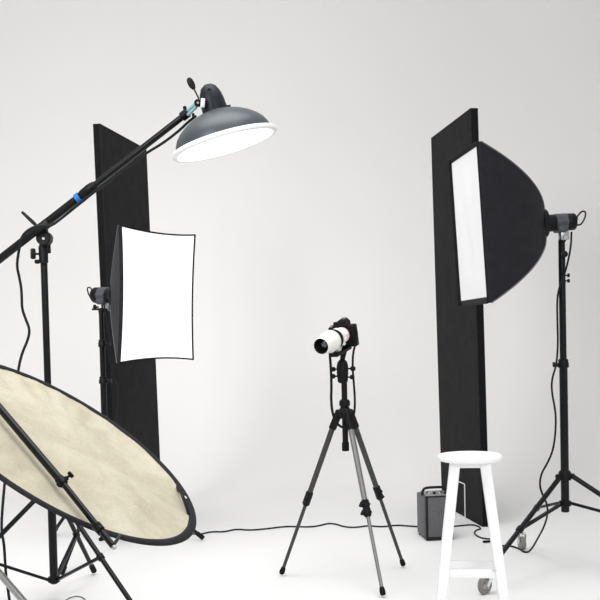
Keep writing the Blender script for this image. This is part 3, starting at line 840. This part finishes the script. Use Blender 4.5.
# ------------------------------------------------------------------ battery pack
g0 = ground(426.2, 541.2); g1 = ground(417.5, 533)
dside = (g1 - g0); dside.z = 0
y_ = V((-.115, 1, 0)).normalized(); x_ = V((1, .115, 0)).normalized()
bw, bdp, bh = .165, .225, at(426.5, 496.5, g0.y).z
T = mframe(g0, x_, y_, (0, 0, 1))
root = thing('battery_pack', g0 + x_ * bw / 2 + y_ * bdp / 2, 'grey battery box with a handle on the floor beside the white stool', 'battery pack')
b = MB(); b.box((0, .006, .012), (bw, bdp, bh - .006), T, .006); b.build('case', 'battery', root)
b = MB()
for (a0, a1, z0, z1) in ((0, bw, .004, .02), (0, .012, .004, bh), (bw - .012, bw, .004, bh), (0, bw, bh - .005, bh)):
    b.box((a0, -.004, z0), (a1, .012, z1), T, .003)
b.build('front_frame', 'batteryedge', root)
b = MB(); b.box((.014, .0, .022), (bw - .012, .008, bh - .007), T, .002); gp = b.build('front_plate', 'battery', root)
b = MB(); b.box((-.002, .02, .016), (.002, bdp - .012, bh - .02), T, .001); b.build('side_plate', 'battery', root)
b = MB(); b.box((.012, .02, bh - .008), (bw - .012, bdp - .03, bh + .004), T, .003); cp = b.build('control_plate', 'panelgrey', root)
for k in range(4):
    b = MB(); p = T @ V((.035 + k * .032, .05, bh + .003)); b.cyl(p, p + V((0, 0, .012)), .007, seg=12); b.build('dial', 'batteryedge' if k % 2 else 'chrome', cp)
for k in range(3):
    b = MB(); p = T @ V((.04 + k * .04, .10, bh + .003)); b.cyl(p, p + V((0, 0, .008)), .010, seg=14); b.build('socket', 'batteryedge', cp)
b = MB(); hz = at(432, 487.5, g0.y + .1).z
hpts = [T @ V(p) for p in ((.006, .10, bh - .01), (.006, .10, hz - .025), (.016, .10, hz - .006), (.04, .10, hz), (bw - .04, .10, hz), (bw - .016, .10, hz - .006), (bw - .006, .10, hz - .025), (bw - .006, .10, bh - .01))]
b.tube(hpts, .008, 10, smooth=2); b.build('carry_handle', 'batteryedge', root)
for a in ((.012, .02), (bw - .012, .02), (.012, bdp - .02), (bw - .012, bdp - .02)):
    b = MB(); p = T @ V((a[0], a[1], 0)); b.cyl(p, p + V((0, 0, .014)), .008, seg=10); b.build('rubber_foot', 'rubber', root)

# ------------------------------------------------------------------ white wire support beside the right panel
gn, gf, _ = PR
ee = (gf - gn).normalized(); nn = V((-ee.y, ee.x, 0)); nn = nn if nn.x < 0 else -nn
root_p = ground(465.2, 518.6)
w0 = V((root_p.x, root_p.y, .004)); hz = at(466, 484, w0.y).z
w1 = w0 + ee * .20 + nn * .01
pw = [w0, V((w0.x, w0.y, hz)), V((w1.x, w1.y, hz)), V((w1.x, w1.y, .004))]
root = thing('wire_support', w0, 'white bent wire support standing at the foot of the right black board', 'support')
b = MB(); b.tube([pw[0], pw[1] - V((0, 0, .008)), pw[1] + (pw[2] - pw[1]).normalized() * .008, pw[2] - (pw[2] - pw[1]).normalized() * .008, pw[2] - V((0, 0, .008)), pw[3]], .0036, 8); b.build('upright_wire', 'whitewire', root)
b = MB(); b.tube([w0, w0 - V((.13, 0, 0)), w1 - V((.13, 0, w1.z - .004)), V((w1.x, w1.y, .004))], .0036, 8); b.tube([w0.lerp(V((w1.x, w1.y, .004)), .5), w0.lerp(w1, .5) * 1 - V((.13, 0, 0))], .003, 8)
b.build('floor_wire', 'whitewire', root)

# ------------------------------------------------------------------ stool
SY = 4.2
sc_ = at(469.7, 454.2, SY); zt = sc_.z
s0 = V((sc_.x, SY, 0)); SR = .1365
root = thing('bar_stool', s0, 'tall white painted wooden stool with a round seat at the front right', 'stool')
b = MB(); b.lathe([(0, -.026), (SR * .90, -.026), (SR * .97, -.023), (SR, -.015), (SR * .985, -.006), (SR * .93, 0), (SR * .84, .001), (SR * .76, -.0035), (SR * .4, -.006), (0, -.007)], V((s0.x, s0.y, zt)), (0, 0, 1), 64)
b.build('seat', 'stool', root)
yaw = math.radians(-8.3)
ux, uy = V((math.cos(yaw), math.sin(yaw), 0)), V((-math.sin(yaw), math.cos(yaw), 0))
b = MB(); b.box((-.082, -.070, zt - .050), (.082, .070, zt - .025), mframe(s0, ux, uy, (0, 0, 1)), .004); b.build('apron', 'stool', root)
T_, B_ = {}, {}
for sx_ in (-1, 1):
    for sy_ in (-1, 1):
        tp = s0 + ux * sx_ * .062 + uy * sy_ * .055 + V((0, 0, zt - .030)); bt = s0 + ux * sx_ * .142 + uy * sy_ * .135
        T_[sx_, sy_], B_[sx_, sy_] = tp, bt
        b = MB(); b.beam(tp, bt, .042, .042, .004, up=uy, w1=.040, t1=.040)
        for i, v in enumerate(b.v):
            if v.z < 0.03: v.z = max(v.z, 0.0) if v.z < .012 else v.z
        b.build('leg', 'stool', root)
def legp(k, z): return T_[k].lerp(B_[k], (T_[k].z - z) / T_[k].z)
zf = .145
for k0, k1, z in (((-1, -1), (1, -1), .225), ((-1, 1), (1, 1), .213), ((-1, -1), (-1, 1), .30), ((1, -1), (1, 1), .30)):
    MB().beam(legp(k0, z), legp(k1, z), .034, .020, .003, up=V((0, 0, 1)).cross(legp(k1, z) - legp(k0, z))).build('stretcher', 'stool', root)
b = MB(); sp_ = legp((1, -1), .225) + V((-.028, -.012, .019)); b.cyl(sp_ + V((.008, .0, 0)), sp_ + V((-.008, .0, 0)), .004, seg=8); b.build('screw', 'steel', root)

# ------------------------------------------------------------------ cables
def floor_cable(pts, r, label, name='cable', z=None):
    P = []
    for p in pts:
        if len(p) == 2: P.append(ground(p[0], p[1], r))
        else: P.append(at(*p))
    o = MB().tube(P, r, 8, smooth=2).build(name, 'cable', origin=V((P[0].x, P[0].y, 0)))
    return tag(o, label, 'cable', 'black cables')
floor_cable([(201, 534), (212, 531.5), (224, 532), (236, 529), (250, 530.3), (268, 528.6), (284, 526.5), (296, 526.5), (308, 527), (318, 526), (328, 523.2), (336, 524), (345, 527), (356, 527.5), (368, 525.5), (382, 527), (396, 525), (408, 526), (424, 527)],
    .0052, 'black cable lying across the floor between the reflector and the battery box')
floor_cable([(452, 526.5), (462, 525.5), (472, 524.6), (478, 526), (481, 528.5), (479, 529.5), (476, 530), (474, 533), (477, 536), (483, 538.5), (492, 539)], .0048,
    'short black cable curling on the floor between the stool legs')
pg = ground(486, 541.5, .008); b = MB(); b.beam(pg - V((.018, .004, 0)), pg + V((.026, .008, 0)), .014, .012, .003); o = b.build('plug', 'rubber', origin=V((pg.x, pg.y, 0)))
tag(o, 'small black plug on the floor seen between the stool legs', 'plug')
fy = 4.95
floor_cable([(571.5, 232, 4.98), (571, 246, 4.97), (568, 262, 4.96), (564, 276, 4.955), (559, 288, 4.95), (557, 300, 4.95), (557.5, 326, 4.95), (558, 345, 4.94), (556.5, 365, 4.93), (551.5, 380, 4.93), (552, 394, 4.93), (555, 408, 4.93), (556, 421, 4.93),
    (555, 438, 4.92), (552.5, 452, 4.92), (547, 464, 4.92), (541, 474, 4.92), (539.5, 486, 4.92), (543, 496, 4.93), (547.5, 505, 4.95), (547.5, 516, 5.0), (544, 527, 5.1), (538, 538, 5.3), (533, 547, 5.5),
    (528.5, 552.3), (523.5, 552), (521, 549.5), (515, 547), (508, 545.5), (498, 546)], .0050, 'black cable hanging beside the right stand and reaching the floor near its wheel')
# cable of the left flash
floor_cable([(104, 304, 5.90), (106, 316, 5.88), (109, 336, 5.86), (108, 352, 5.88), (112, 368, 5.86), (118, 384, 5.84), (119, 402, 5.84), (117, 420, 5.85), (121, 436, 5.85), (126, 450, 5.85), (128, 470, 5.85), (126, 500, 5.8), (124, 530, 5.8), (130, 532), (150, 530), (172, 533), (188, 534), (201, 534)], .0045,
    'black cable hanging from the left flash head down its stand')
